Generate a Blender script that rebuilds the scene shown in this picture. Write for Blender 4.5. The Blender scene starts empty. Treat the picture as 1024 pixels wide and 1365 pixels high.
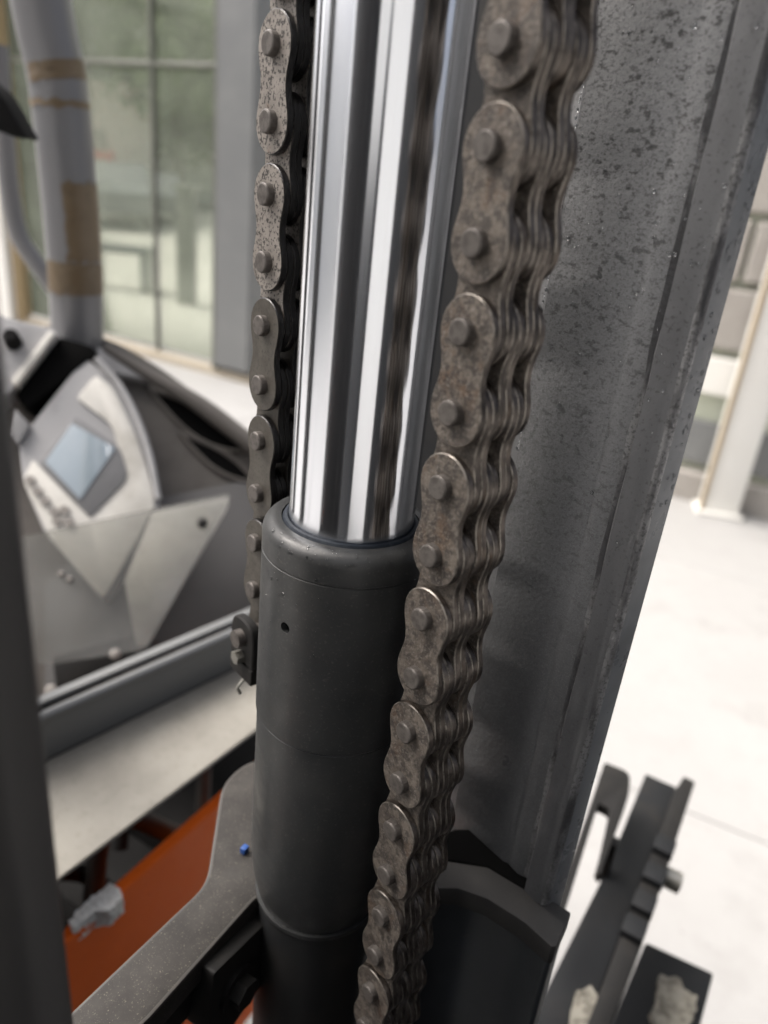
import bpy, bmesh, math, random
from mathutils import Vector, Matrix, noise
random.seed(7)
S = bpy.context.scene
COL = S.collection
rad = math.radians

# ---------------------------------------------------------------- camera
CAMZ = 1.35
SP = 0.4; CP = math.sqrt(1 - SP*SP); SR = 0.0988/CP; CR = math.sqrt(1 - SR*SR)
FW = Vector((0, CP, -SP)); U0 = Vector((0, SP, CP))
RT = CR*Vector((1, 0, 0)) + SR*U0
UP = -SR*Vector((1, 0, 0)) + CR*U0
CAM = Vector((0, 0, CAMZ))
cd = bpy.data.cameras.new('camera'); cam = bpy.data.objects.new('camera', cd); COL.objects.link(cam)
cam.matrix_world = Matrix(((RT.x, UP.x, -FW.x, 0), (RT.y, UP.y, -FW.y, 0), (RT.z, UP.z, -FW.z, CAMZ), (0, 0, 0, 1)))
cd.sensor_width = 36; cd.lens = 36*1000/1365
cd.clip_start = 0.01; cd.clip_end = 500
cd.dof.use_dof = True; cd.dof.focus_distance = 0.30; cd.dof.aperture_fstop = 6.4
S.camera = cam

# ---------------------------------------------------------------- light
S.view_settings.view_transform = 'Standard'; S.view_settings.look = 'None'
S.view_settings.exposure = 1.1; S.view_settings.gamma = 1
SUN_EL, SUN_AZ = rad(54), rad(285)       # compass azimuth, clockwise from +Y
w = bpy.data.worlds.new('World'); S.world = w; w.use_nodes = True
nt = w.node_tree; bgn = nt.nodes['Background']
sky = nt.nodes.new('ShaderNodeTexSky'); sky.sky_type = 'NISHITA'; sky.sun_disc = False
sky.sun_elevation = SUN_EL; sky.sun_rotation = SUN_AZ
sky.air_density = 0.5; sky.dust_density = 9.0; sky.ozone_density = 0.2
hs = nt.nodes.new('ShaderNodeHueSaturation'); hs.inputs['Saturation'].default_value = .5      # overcast: nearly white
nt.links.new(sky.outputs[0], hs.inputs['Color']); nt.links.new(hs.outputs[0], bgn.inputs[0]); bgn.inputs[1].default_value = 0.15
sd = bpy.data.lights.new('sun', 'SUN'); sd.energy = 0.9; sd.angle = rad(40); sd.color = (1, 0.95, 0.88)
so = bpy.data.objects.new('sun', sd); COL.objects.link(so)
sdir = Vector((math.sin(SUN_AZ)*math.cos(SUN_EL), math.cos(SUN_AZ)*math.cos(SUN_EL), math.sin(SUN_EL)))
so.rotation_euler = sdir.to_track_quat('Z', 'Y').to_euler()

# ---------------------------------------------------------------- helpers
def ray(px, py): return FW + RT*((px - 512)/1000) - UP*((py - 682.5)/1000)
def atY(px, py, y): r = ray(px, py); return CAM + r*(y/r.y)
def atZ(px, py, z): r = ray(px, py); return CAM + r*((z - CAMZ)/r.z)
def atP(px, py, p, n): r = ray(px, py); return CAM + r*((p - CAM).dot(n)/r.dot(n))

def obj(name, me, m=None, parent=None):
    if isinstance(me, bmesh.types.BMesh):
        bm = me; me = bpy.data.meshes.new(name); bm.to_mesh(me); bm.free()
    o = bpy.data.objects.new(name, me); COL.objects.link(o)
    for q in (m if isinstance(m, (list, tuple)) else [m] if m else []): me.materials.append(q)
    if parent is not None: o.parent = parent; o.matrix_parent_inverse = parent.matrix_basis.inverted()
    return o
def tag(o, label=None, cat=None, group=None, kind=None):
    if label: o['label'] = label
    if cat: o['category'] = cat
    if group: o['group'] = group
    if kind: o['kind'] = kind
    return o
def thing(name, loc, label, cat, group=None):
    o = bpy.data.objects.new(name, None); COL.objects.link(o); o.location = loc
    o.empty_display_size = 0.05
    return tag(o, label, cat, group)
def smooth(bm, ang=35):
    for f in bm.faces: f.smooth = True
    for e in bm.edges:
        if len(e.link_faces) == 2 and e.calc_face_angle(0) > rad(ang): e.smooth = False
def bevel(bm, w, seg=2, ang=30):
    bm.normal_update()
    es = [e for e in bm.edges if len(e.link_faces) == 2 and e.calc_face_angle(0) > rad(ang)]
    if es and w > 0: bmesh.ops.bevel(bm, geom=es, offset=w, segments=seg, affect='EDGES', profile=0.6, clamp_overlap=True)
def finish(bm, w=0, seg=2, ang=35):
    bmesh.ops.recalc_face_normals(bm, faces=bm.faces)
    if w: bevel(bm, w, seg)
    bm.normal_update(); smooth(bm, ang); return bm
def prism(pts, d, w=0, seg=2):
    """closed outline pts, extruded by vector d"""
    bm = bmesh.new()
    a = [bm.verts.new(p) for p in pts]; b = [bm.verts.new(p + d) for p in pts]
    n = len(pts)
    bm.faces.new(a); bm.faces.new(b[::-1])
    for i in range(n): bm.faces.new((a[i], b[i], b[(i+1) % n], a[(i+1) % n]))
    return finish(bm, w, seg)
def box(c, x, y, z, w=0, seg=2):
    """centre c, full-size edge vectors x, y, z"""
    c = Vector(c); x, y, z = Vector(x)/2, Vector(y)/2, Vector(z)/2
    return prism([c-x-y-z, c+x-y-z, c+x+y-z, c-x+y-z], z*2, w, seg)
def lathe(prof, n=64, ang=30, caps=True):
    bm = bmesh.new(); rings = []
    for r, z in prof:
        rings.append([bm.verts.new((r*math.cos(2*math.pi*k/n), r*math.sin(2*math.pi*k/n), z)) for k in range(n)])
    for a, b in zip(rings, rings[1:]):
        for k in range(n): bm.faces.new((a[k], a[(k+1) % n], b[(k+1) % n], b[k]))
    if caps: bm.faces.new(rings[0][::-1]); bm.faces.new(rings[-1])
    return finish(bm, 0, ang=ang)
def tube(pts, r, n=20, closed=False, caps=True):
    bm = bmesh.new(); rings = []
    pts = [Vector(p) for p in pts]; prev = None
    for i, p in enumerate(pts):
        t = (pts[min(i+1, len(pts)-1)] - pts[max(i-1, 0)]).normalized()
        if prev is None:
            a = t.orthogonal().normalized()
        else: a = (prev - t*prev.dot(t)).normalized()
        prev = a; b = t.cross(a)
        rr = r[i] if isinstance(r, (list, tuple)) else r
        rings.append([bm.verts.new(p + (a*math.cos(2*math.pi*k/n) + b*math.sin(2*math.pi*k/n))*rr) for k in range(n)])
    for a, b in zip(rings, rings[1:]):
        for k in range(n): bm.faces.new((a[k], a[(k+1) % n], b[(k+1) % n], b[k]))
    if caps: bm.faces.new(rings[0][::-1]); bm.faces.new(rings[-1])
    return finish(bm, 0, ang=50)
def spline(pts, k=6):
    out = []; P = [Vector(p) for p in pts]; P = [P[0]*2-P[1]] + P + [P[-1]*2-P[-2]]
    for i in range(1, len(P)-2):
        for j in range(k):
            t = j/k; a, b, c, d = P[i-1:i+3]
            out.append(0.5*((2*b) + (c-a)*t + (2*a-5*b+4*c-d)*t*t + (3*b-a-3*c+d)*t**3))
    return out + [P[-2]]
def rounded(pts, r, k=5):
    """round the corners of a pixel outline; r one radius or one per corner"""
    out = []; n = len(pts)
    for i, p in enumerate(pts):
        p = Vector(p); a = Vector(pts[i-1]) - p; b = Vector(pts[(i+1) % n]) - p
        q = r[i] if isinstance(r, (list, tuple)) else r
        q = min(q, a.length*.45, b.length*.45)
        if q <= 0: out.append(p); continue
        s, e = p + a.normalized()*q, p + b.normalized()*q
        for j in range(k+1):
            t = j/k; out.append(s*(1-t)**2 + p*2*t*(1-t) + e*t*t)
    return out

# ---------------------------------------------------------------- materials
def mat(name, base, rough=.5, metal=0, layers=(), bump=None, spec=.5, rough_var=0, rnd=False, coat=0):
    """layers: (noise scale, lo, hi, colour, amount, stretch) mixed over the base where noise passes lo..hi"""
    m = bpy.data.materials.new(name); m.use_nodes = True; N = m.node_tree.nodes; K = m.node_tree.links
    p = N['Principled BSDF']; p.inputs['Roughness'].default_value = rough; p.inputs['Metallic'].default_value = metal
    p.inputs['Specular IOR Level'].default_value = spec; p.inputs['Coat Weight'].default_value = coat
    tc = N.new('ShaderNodeTexCoord'); src = tc.outputs['Object']
    if rnd: oi = N.new('ShaderNodeObjectInfo')
    def nz(scale, stretch=(1, 1, 1), detail=4):
        mp = N.new('ShaderNodeMapping'); mp.inputs['Scale'].default_value = stretch
        K.new(src, mp.inputs[0])
        t = N.new('ShaderNodeTexNoise'); t.noise_dimensions = '4D'
        t.inputs['Scale'].default_value = scale; t.inputs['Detail'].default_value = detail; t.inputs['Roughness'].default_value = .6
        K.new(mp.outputs[0], t.inputs['Vector'])
        if rnd:
            mu = N.new('ShaderNodeMath'); mu.operation = 'MULTIPLY'; mu.inputs[1].default_value = 40; K.new(oi.outputs['Random'], mu.inputs[0]); K.new(mu.outputs[0], t.inputs['W'])
        else: t.inputs['W'].default_value = random.random()*20
        return t.outputs['Fac']
    col = None
    for L_ in layers:
        sc, lo, hi, c, amt = L_[:5]; st = L_[5] if len(L_) > 5 else (1, 1, 1)
        mr = N.new('ShaderNodeMapRange'); mr.inputs[1].default_value = lo; mr.inputs[2].default_value = hi; mr.inputs[4].default_value = amt
        K.new(nz(sc, st), mr.inputs[0]); fac = mr.outputs[0]
        if len(L_) > 6:                       # layer fading downwards between two heights, for pits and painted light falloff (relative to 1.35 m)
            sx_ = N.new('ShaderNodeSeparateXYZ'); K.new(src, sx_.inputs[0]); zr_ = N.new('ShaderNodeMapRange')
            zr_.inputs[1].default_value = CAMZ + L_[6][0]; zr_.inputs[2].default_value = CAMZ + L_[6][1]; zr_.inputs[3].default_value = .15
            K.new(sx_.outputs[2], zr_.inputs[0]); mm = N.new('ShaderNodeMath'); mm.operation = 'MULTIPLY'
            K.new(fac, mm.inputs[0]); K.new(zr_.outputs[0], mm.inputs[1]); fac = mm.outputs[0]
        mx = N.new('ShaderNodeMix'); mx.data_type = 'RGBA'
        if col is None: mx.inputs[6].default_value = (*base, 1)
        else: K.new(col, mx.inputs[6])
        mx.inputs[7].default_value = (*c, 1); K.new(fac, mx.inputs[0]); col = mx.outputs[2]
    if col is None: p.inputs['Base Color'].default_value = (*base, 1)
    else: K.new(col, p.inputs['Base Color'])
    if rough_var:
        mr = N.new('ShaderNodeMapRange'); mr.inputs[1].default_value = .3; mr.inputs[2].default_value = .7
        mr.inputs[3].default_value = max(.02, rough-rough_var); mr.inputs[4].default_value = min(1, rough+rough_var)
        K.new(nz(60), mr.inputs[0]); K.new(mr.outputs[0], p.inputs['Roughness'])
    if bump:
        sc, dist, strength = bump[:3]; st = bump[3] if len(bump) > 3 else (1, 1, 1)
        b = N.new('ShaderNodeBump'); b.inputs['Strength'].default_value = strength; b.inputs['Distance'].default_value = dist
        K.new(nz(sc, st, 5), b.inputs['Height']); K.new(b.outputs[0], p.inputs['Normal'])
    return m
def glass(name, tint, haze, hazecol, rough=.05, layers=None):
    """a pane one sees through, with a thin film of dirt that scatters"""
    m = bpy.data.materials.new(name); m.use_nodes = True; N = m.node_tree.nodes; K = m.node_tree.links
    out = N['Material Output']; N.remove(N['Principled BSDF'])
    tr = N.new('ShaderNodeBsdfTransparent'); tr.inputs[0].default_value = (*tint, 1)
    gl = N.new('ShaderNodeBsdfGlossy'); gl.inputs['Roughness'].default_value = rough
    df = N.new('ShaderNodeBsdfDiffuse'); df.inputs[0].default_value = (*hazecol, 1)
    fr = N.new('ShaderNodeFresnel'); fr.inputs[0].default_value = 1.3
    m1 = N.new('ShaderNodeMixShader'); K.new(fr.outputs[0], m1.inputs[0]); K.new(tr.outputs[0], m1.inputs[1]); K.new(gl.outputs[0], m1.inputs[2])
    m2 = N.new('ShaderNodeMixShader')
    tc = N.new('ShaderNodeTexCoord'); t = N.new('ShaderNodeTexNoise'); t.inputs['Scale'].default_value = layers or 9; t.inputs['Detail'].default_value = 5
    K.new(tc.outputs['Object'], t.inputs['Vector'])
    mr = N.new('ShaderNodeMapRange'); mr.inputs[1].default_value = .35; mr.inputs[2].default_value = .7; mr.inputs[3].default_value = haze*.7; mr.inputs[4].default_value = haze*1.35
    K.new(t.outputs['Fac'], mr.inputs[0]); K.new(mr.outputs[0], m2.inputs[0])
    K.new(m1.outputs[0], m2.inputs[1]); K.new(df.outputs[0], m2.inputs[2]); K.new(m2.outputs[0], out.inputs[0])
    return m
M = {}
M['chrome'] = mat('chrome', (.80, .825, .87), .085, 1, bump=(1.0, .00002, .25, (900, 900, 1.2)))
_n = M['chrome'].node_tree; _p = _n.nodes['Principled BSDF']; _t = _n.nodes.new('ShaderNodeTangent'); _t.direction_type = 'RADIAL'; _t.axis = 'Z'
_n.links.new(_t.outputs[0], _p.inputs['Tangent']); _p.inputs['Anisotropic'].default_value = .96; _p.inputs['Anisotropic Rotation'].default_value = 0.25; _p.inputs['Roughness'].default_value = .16
M['barrel'] = mat('barrel_paint', (.037, .039, .04), .42, 0, [(30, .45, .7, (.058, .058, .056), .6), (55, .56, .72, (.024, .024, .024), .6, (1, 1, .35)), (900, .58, .68, (.13, .125, .115), .45), (190, .64, .72, (.11, .1, .09), .4, (1, 1, 2.5))], bump=(1500, .0001, .35), rough_var=.14)
M['tube'] = mat('lower_tube_paint', (.022, .023, .024), .45, 0, [(40, .5, .75, (.05, .045, .04), .5)], bump=(900, .00006, .2))
M['seal'] = mat('blue_wiper_rubber', (.008, .014, .024), .6, 0, [(500, .5, .7, (.05, .06, .07), .5)])
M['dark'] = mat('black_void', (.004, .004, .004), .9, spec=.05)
GREASE = (.009, .008, .008)
M['plate_r'] = mat('dry_chain_steel', (.18, .155, .13), .55, .25, [(110, .42, .62, (.085, .07, .06), .85), (55, .55, .74, (.19, .10, .042), .55), (300, .44, .58, (.055, .048, .043), .85), (900, .53, .62, (.3, .27, .24), .45)], bump=(700, .0006, .8), rough_var=.2, rnd=True)
M['edge_r'] = mat('worn_chain_edge', (.14, .118, .1), .36, .6, [(260, .40, .6, (.028, .022, .019), .92, (1, 1, .4)), (60, .55, .7, (.13, .08, .04), .4)], bump=(900, .0002, .4, (1, 1, .35)), rnd=True)
M['rub'] = mat('rubbed_chain_corner', (.27, .245, .215), .36, .6, [(200, .44, .6, (.06, .052, .045), .9)], rnd=True)
M['plate_l'] = mat('pitted_chain_steel', (.27, .245, .22), .55, .25, [(80, .45, .7, (.15, .135, .12), .7), (800, .52, .58, (.018, .016, .015), .9), (40, .64, .8, (.25, .12, .045), .7)], bump=(1000, .0003, .6), rnd=True)
M['plate_l2'] = mat('oiled_chain_steel', (.105, .096, .082), .5, .35, [(140, .42, .62, (.07, .062, .052), .85), (700, .52, .7, (.03, .028, .025), .7)], bump=(900, .0002, .4), rnd=True)
M['edge_l'] = mat('black_grease_edge', GREASE, .28, .1, [(300, .6, .72, (.06, .055, .05), .6)], bump=(500, .0005, .7), rnd=True)
M['pin'] = mat('pin_steel', (.125, .113, .103), .5, .3, [(300, .45, .62, (.06, .052, .047), .8)], bump=(900, .0002, .4), rnd=True)
M['rail'] = mat('pitted_mast_steel', (.06, .063, .066), .4, 0,  # pale layers fade downwards, painting the light's falloff; the pits are real
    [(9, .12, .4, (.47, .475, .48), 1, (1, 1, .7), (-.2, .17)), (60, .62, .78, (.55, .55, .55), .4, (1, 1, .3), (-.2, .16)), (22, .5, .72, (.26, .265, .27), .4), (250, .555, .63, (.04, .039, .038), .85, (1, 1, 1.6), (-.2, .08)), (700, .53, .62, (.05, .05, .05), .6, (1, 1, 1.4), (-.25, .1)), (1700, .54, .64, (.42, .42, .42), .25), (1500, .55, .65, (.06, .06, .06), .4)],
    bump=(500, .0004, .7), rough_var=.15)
M['rail_smooth'] = mat('smooth_mast_steel', (.06, .062, .066), .36, 0, [(9, .12, .4, (.42, .423, .43), 1, (1, 1, .7), (-.2, .17)), (25, .45, .7, (.15, .15, .156), .5), (600, .56, .66, (.07, .07, .07), .6), (1500, .55, .65, (.26, .26, .26), .3), (90, .55, .75, (.26, .26, .26), .5, (1, 1, .2))], bump=(300, .0004, .5), rough_var=.1)  # pale layer fades downwards here too, a painted falloff of light
M['rail_blue'] = mat('painted_mast_flank', (.19, .2, .21), .3, 0, [(30, .45, .7, (.08, .085, .09), .6)], rough_var=.08)
M['railworn'] = mat('rubbed_rail_edge', (.1, .1, .105), .3, .3, [(120, .46, .62, (.45, .45, .45), .7, (1, 1, .25)), (700, .5, .62, (.08, .08, .08), .7)], bump=(700, .0005, .7))
M['cross'] = mat('dark_cross_paint', (.011, .012, .0135), .6, 0, [(25, .5, .75, (.022, .021, .02), .6), (9, .58, .72, (.05, .042, .032), .5)], bump=(500, .0001, .2), spec=.3)
M['footpaint'] = mat('slate_foot_paint', (.04, .045, .05), .5, 0, [(25, .45, .7, (.028, .031, .034), .7), (160, .62, .74, (.075, .07, .062), .5)], bump=(500, .0002, .3))
M['crosstop'] = mat('dusty_cross_top', (.028, .027, .026), .7, 0, [(60, .45, .7, (.045, .042, .039), .6), (900, .6, .7, (.07, .065, .06), .4)])
M['post'] = mat('near_post_paint', (.042, .04, .039), .5, 0, [(40, .45, .7, (.05, .047, .045), .6)], bump=(600, .0001, .2))
M['bracket'] = mat('dusty_bracket', (.024, .021, .018), .65, .1, [(70, .42, .68, (.05, .045, .039), .8), (1400, .6, .68, (.22, .19, .15), .6), (35, .62, .72, (.035, .033, .032), .8)], bump=(1200, .0001, .4))
M['worn'] = mat('worn_edge_steel', (.085, .08, .074), .4, .5, [(200, .45, .65, (.1, .09, .08), .8)])
M['bracket_dark'] = mat('bracket_side', (.013, .0125, .012), .6, 0, [(60, .5, .75, (.03, .027, .023), .5)], spec=.3)
M['orange'] = mat('orange_paint', (.72, .125, .010), .5, 0, [(10, .45, .75, (.6, .1, .009), .6), (200, .64, .74, (.16, .045, .012), .5)], rough_var=.08, spec=.15)
M['foam'] = mat('white_foam', (.8, .8, .77), .9, 0, [(150, .5, .7, (.45, .44, .39), .6)], bump=(420, .002, .9))
M['crumb'] = mat('dirty_crumb_foam', (.3, .285, .24), .9, 0, [(120, .45, .62, (.12, .11, .09), .8)], bump=(420, .002, .9))
M['board'] = mat('dusty_plywood', (.27, .257, .225), .8, 0, [(14, .42, .68, (.19, .178, .155), .8), (160, .55, .72, (.145, .132, .112), .5), (420, .6, .7, (.33, .31, .28), .4)], bump=(400, .0006, .5))
M['railgrey'] = mat('grey_rail_paint', (.155, .16, .16), .45, .1, [(20, .45, .7, (.16, .165, .168), .7)])
M['shroud'] = mat('brown_grey_shroud', (.105, .095, .085), .6, 0, [(25, .45, .7, (.07, .062, .056), .8), (220, .6, .75, (.16, .145, .13), .4)], bump=(500, .0004, .4))
M['shroud_low'] = mat('grey_shroud_side', (.105, .102, .1), .55, 0, [(15, .45, .7, (.085, .082, .08), .8)])
M['panel'] = mat('warm_white_plastic', (.62, .605, .56), .42, 0, [(16, .5, .75, (.36, .34, .295), .8), (120, .6, .75, (.27, .25, .215), .5)])
M['panel2'] = mat('light_grey_plastic', (.36, .358, .36), .4, 0, [(16, .5, .75, (.21, .208, .205), .8)])
M['panel3'] = mat('mid_grey_plastic', (.2, .2, .203), .4, 0, [(18, .5, .75, (.165, .165, .165), .8)])
M['screen'] = mat('display_glass', (.3, .36, .4), .06, 0, [(12, .4, .7, (.36, .41, .45), .8)], spec=1.0, coat=1)
M['button'] = mat('grey_key', (.26, .24, .22), .5, 0, [(80, .5, .7, (.2, .19, .17), .6)])
M['black'] = mat('black_plastic', (.006, .006, .006), .75, 0, [(40, .5, .75, (.014, .014, .014), .5)], spec=.12)
M['clear'] = glass('scuffed_clear_plastic', (.82, .82, .8), .20, (.5, .5, .48), .12, 14)
M['tubegrey'] = mat('grey_tube_paint', (.155, .155, .16), .32, .1, [(8, .45, .7, (.145, .15, .158), .8), (90, .62, .75, (.14, .14, .14), .5)])
M['tape'] = mat('brown_packing_tape', (.115, .08, .042), .4, 0, [(30, .4, .7, (.15, .11, .065), .8), (60, .58, .7, (.07, .05, .03), .7)], bump=(55, .004, .7, (1, 1, 2.5)))
M['floor'] = mat('pale_concrete', (.35, .347, .34), .6, 0, [(1.2, .42, .7, (.30, .297, .29), .7), (5, .55, .72, (.27, .265, .255), .6), (14, .5, .75, (.31, .305, .297), .5), (60, .6, .72, (.2, .195, .185), .35)], bump=(60, .001, .15))
M['joint'] = mat('joint_concrete', (.3, .295, .285), .8, 0, [(4, .4, .7, (.26, .255, .25), .7)])
M['whiteframe'] = mat('white_frame_paint', (.75, .74, .7), .4, 0, [(3, .45, .7, (.7, .68, .63), .6)])
M['tanframe'] = mat('tan_frame', (.4, .3, .17), .5, 0, [(4, .45, .7, (.33, .24, .13), .7)])
M['paleframe'] = mat('pale_mullion', (.15, .155, .13), .4, 0, [(5, .45, .7, (.12, .125, .105), .7)])
M['woodrail'] = mat('wood_sill', (.42, .37, .29), .6, 0, [(6, .45, .7, (.36, .3, .22), .7)])
M['greyframe'] = mat('grey_frame', (.17, .175, .175), .3, 0, [(5, .45, .7, (.21, .215, .21), .7), (14, .58, .72, (.15, .16, .16), .6)])
M['stone'] = mat('wall_stone', (.33, .31, .285), .8, 0, [(6, .42, .68, (.38, .36, .33), .8), (40, .5, .75, (.25, .22, .2), .5)], bump=(40, .01, .5), rnd=True)
M['render'] = mat('pale_green_render', (.55, .58, .47), .8, 0, [(3, .42, .68, (.6, .62, .53), .8)])
M['grass'] = mat('lawn', (.12, .2, .035), .9, 0, [(2, .42, .68, (.16, .24, .05), .8)])
M['road'] = mat('asphalt', (.2, .19, .18), .85, 0, [(3, .42, .68, (.26, .245, .225), .8)])
M['siding'] = mat('white_siding', (.8, .8, .78), .6, 0, [(2, .42, .68, (.7, .7, .67), .8)])
M['roof'] = mat('grey_roof', (.16, .165, .15), .8, 0, [(2, .42, .68, (.22, .22, .2), .8)])
M['leaf'] = mat('leaves', (.085, .13, .035), .7, 0, [(.8, .4, .65, (.12, .17, .05), .9), (5, .5, .7, (.05, .07, .03), .7)])
M['bark'] = mat('bark', (.1, .08, .06), .9)
M['red'] = mat('red_car_paint', (.5, .04, .03), .3, 0, coat=.5)
M['carblue'] = mat('slate_car_paint', (.08, .09, .11), .3, 0, coat=.5)
M['tyre'] = mat('tyre_rubber', (.02, .02, .02), .8)
M['glassdark'] = mat('dark_glass', (.03, .035, .04), .05, 0)
M['pane'] = glass('dusty_window_glass', (.93, .95, .88), .16, (.56, .61, .5), .03, 3)
M['lampred'] = mat('lamp_plastic', (.5, .05, .03), .2)
M['bolt'] = mat('zinc_bolt', (.42, .41, .37), .35, .8, [(300, .5, .7, (.25, .23, .18), .6)])
M['blue'] = mat('blue_plastic', (.02, .08, .3), .4)
wm = bpy.data.materials.new('water'); wm.use_nodes = True; wp = wm.node_tree.nodes['Principled BSDF']
wm.node_tree.nodes.remove(wp); _N = wm.node_tree.nodes; _K = wm.node_tree.links
_tr = _N.new('ShaderNodeBsdfTransparent'); _tr.inputs[0].default_value = (.93, .94, .95, 1); _gl = _N.new('ShaderNodeBsdfGlossy'); _gl.inputs['Roughness'].default_value = .03
_fr = _N.new('ShaderNodeFresnel'); _fr.inputs[0].default_value = 1.6; _mx = _N.new('ShaderNodeMixShader')
_K.new(_fr.outputs[0], _mx.inputs[0]); _K.new(_tr.outputs[0], _mx.inputs[1]); _K.new(_gl.outputs[0], _mx.inputs[2]); _K.new(_mx.outputs[0], _N['Material Output'].inputs[0])
M['water'] = wm

# ---------------------------------------------------------------- mast frame: plan axes
A = rad(42)
LAT = Vector((math.cos(A), math.sin(A), 0)); FOR = Vector((-math.sin(A), math.cos(A), 0)); ZZ = Vector((0, 0, 1))
C0 = Vector((-.0130, .2806, CAMZ))            # rod axis at camera height
def mast(l, f, z): return C0 + LAT*l + FOR*f + ZZ*z
B = rad(60); BX = Vector((math.cos(B), math.sin(B), 0)); BY = Vector((-math.sin(B), math.cos(B), 0))   # truck body axes

# ---------------------------------------------------------------- ground
def rough_block(pts, d, amp, sc, it=3):
    bm = prism(pts, d, 0); bmesh.ops.triangulate(bm, faces=bm.faces)
    for _ in range(it):
        L0 = max(e.calc_length() for e in bm.edges)
        bmesh.ops.subdivide_edges(bm, edges=[e for e in bm.edges if e.calc_length() > L0*.45], cuts=1); bmesh.ops.triangulate(bm, faces=bm.faces)
    for v in bm.verts: v.co += Vector((noise.noise(v.co*sc), noise.noise(v.co*sc + Vector((9, 2, 4))), noise.noise(v.co*sc + Vector((3, 7, 1)))*.7))*amp
    bm.normal_update(); smooth(bm, 75); return bm
def rect_sheet(c, x, y): 
    bm = bmesh.new(); c = Vector(c); x = Vector(x)/2; y = Vector(y)/2
    bm.faces.new([bm.verts.new(p) for p in (c-x-y, c+x-y, c+x+y, c-x+y)]); return bm
WA = rad(155); WX = Vector((math.cos(WA), math.sin(WA), 0)); WY = Vector((math.sin(WA), -math.cos(WA), 0))   # wall line; WY leads away from the camera
gd = tag(obj('ground', rect_sheet((0, 0, -.004), (400, 0, 0), (0, 400, 0)), M['joint']), 'pale ground reaching to the horizon', None, None, 'structure')
fl = obj('floor', rect_sheet((0, 0, 0.0), WX*24, WY*12), M['joint']); tag(fl, 'pale concrete yard floor of large slabs', None, None, 'structure')
slab_me = None
for i in range(-8, 8):
    for j in range(-4, 4):
        c = WX*(i*1.5+.3) + WY*(j*1.5+.9) + ZZ*.006
        if slab_me is None:
            o = obj('slab', box((0, 0, 0), WX*1.496, WY*1.496, ZZ*.008, .002, 1), M['floor'], fl); slab_me = o.data
        else: o = obj('slab', slab_me, None, fl)
        o.location = c

# ---------------------------------------------------------------- piston rod
rod = thing('piston_rod', mast(0, 0, -.14), 'polished chrome piston rod rising from the black cylinder between the chains', 'piston rod')
R_ROD = .0257
b = lathe([(R_ROD, -.30), (R_ROD, .55)], 128); bmesh.ops.translate(b, verts=b.verts, vec=mast(0, 0, 0)); 
o = obj('shaft', b, M['chrome'], rod)

# ---------------------------------------------------------------- lift cylinder
cyl = thing('lift_cylinder', mast(0, 0, -.6), 'black steel hydraulic lift cylinder with small round hole below the rim', 'hydraulic cylinder')
def centred(bm): bmesh.ops.translate(bm, verts=bm.verts, vec=mast(0, 0, 0)); return bm
RB = .036
prof = [(RB-.0006, -.2200), (RB, -.2192), (RB, -.19)] + [(RB, -.171 + k*.0012) for k in range(13)] + [(RB, -.1475), (RB, -.1401), (RB-.0004, -.1399), (RB-.0004, -.1394), (RB, -.1391)]
zt = -.1265; rf = .0056
for k in range(0, 9):
    t = k/8*math.pi/2; prof.append((RB-rf+rf*math.cos(t), zt-rf+rf*math.sin(t)))
prof += [(.0285, zt), (.0285, zt-.012), (.0262, zt-.012), (.0262, zt-.03), (.030, zt-.035), (.030, -.2195)]
gb = lathe(prof, 128, 25, caps=False)
vs = list(gb.verts)
a = vs[:128]; z_ = vs[-128:]
for k in range(128): gb.faces.new((a[(k+1) % 128], a[k], z_[k], z_[(k+1) % 128]))
bmesh.ops.recalc_face_normals(gb, faces=gb.faces)
gland = obj('gland_nut', centred(gb), M['barrel'], cyl)
# drill the round hole
hc = CAM + ray(380, 837)*1.0
def hit_cyl(px, py, R):
    q = ray(px, py); c = C0 - CAM; a_ = q.x*q.x+q.y*q.y; b_ = -2*(q.x*c.x+q.y*c.y); c_ = c.x*c.x+c.y*c.y-R*R
    t = (-b_-math.sqrt(max(0, b_*b_-4*a_*c_)))/2/a_; return CAM + q*t
hp = hit_cyl(380, 837, RB); hn = (hp - Vector((C0.x, C0.y, hp.z))).normalized()
cut = obj('drill', tube([hp + hn*.01, hp - hn*.005], .00235, 24))
bo = gland.modifiers.new('hole', 'BOOLEAN'); bo.object = cut; bo.operation = 'DIFFERENCE'; bo.solver = 'EXACT'
dg = bpy.context.evaluated_depsgraph_get(); me2 = bpy.data.meshes.new_from_object(gland.evaluated_get(dg)); 
gland.modifiers.clear(); gland.data = me2
tb = bmesh.new(); tb.from_mesh(me2); smooth(tb, 25); tb.to_mesh(me2); tb.free()
bpy.data.objects.remove(cut)
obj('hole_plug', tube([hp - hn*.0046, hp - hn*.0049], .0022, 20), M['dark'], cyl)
sp = lathe([(.0258, -.136), (.0282, -.136), (.0282, -.1272), (.0275, -.1258), (.0264, -.1256), (.0258, -.1262)], 96, 25, caps=False)
obj('wiper_seal', centred(sp), M['seal'], cyl)
pb = [(.0345, -.2190), (.0345, -.2203), (.0352, -.2209), (.0354, -.2225), (.0354, -.298)]
for k in range(1, 11):
    t = k/10; pb.append((.0354 - .0042*(t**2.2), -.298 - .036*t))
pb += [(.0306, -.3352)]
obj('barrel', centred(lathe(pb, 96, 30)), M['barrel'], cyl)
obj('weld_ring', centred(lathe([(.0325, -.3345), (.0327, -.336), (.0322, -.3375)], 96, 40)), M['barrel'], cyl)
obj('base_tube', centred(lathe([(.0312, -.337), (.0312, -.75)], 64)), M['tube'], cyl)
# a thin weld seam down the left of the barrel

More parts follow.
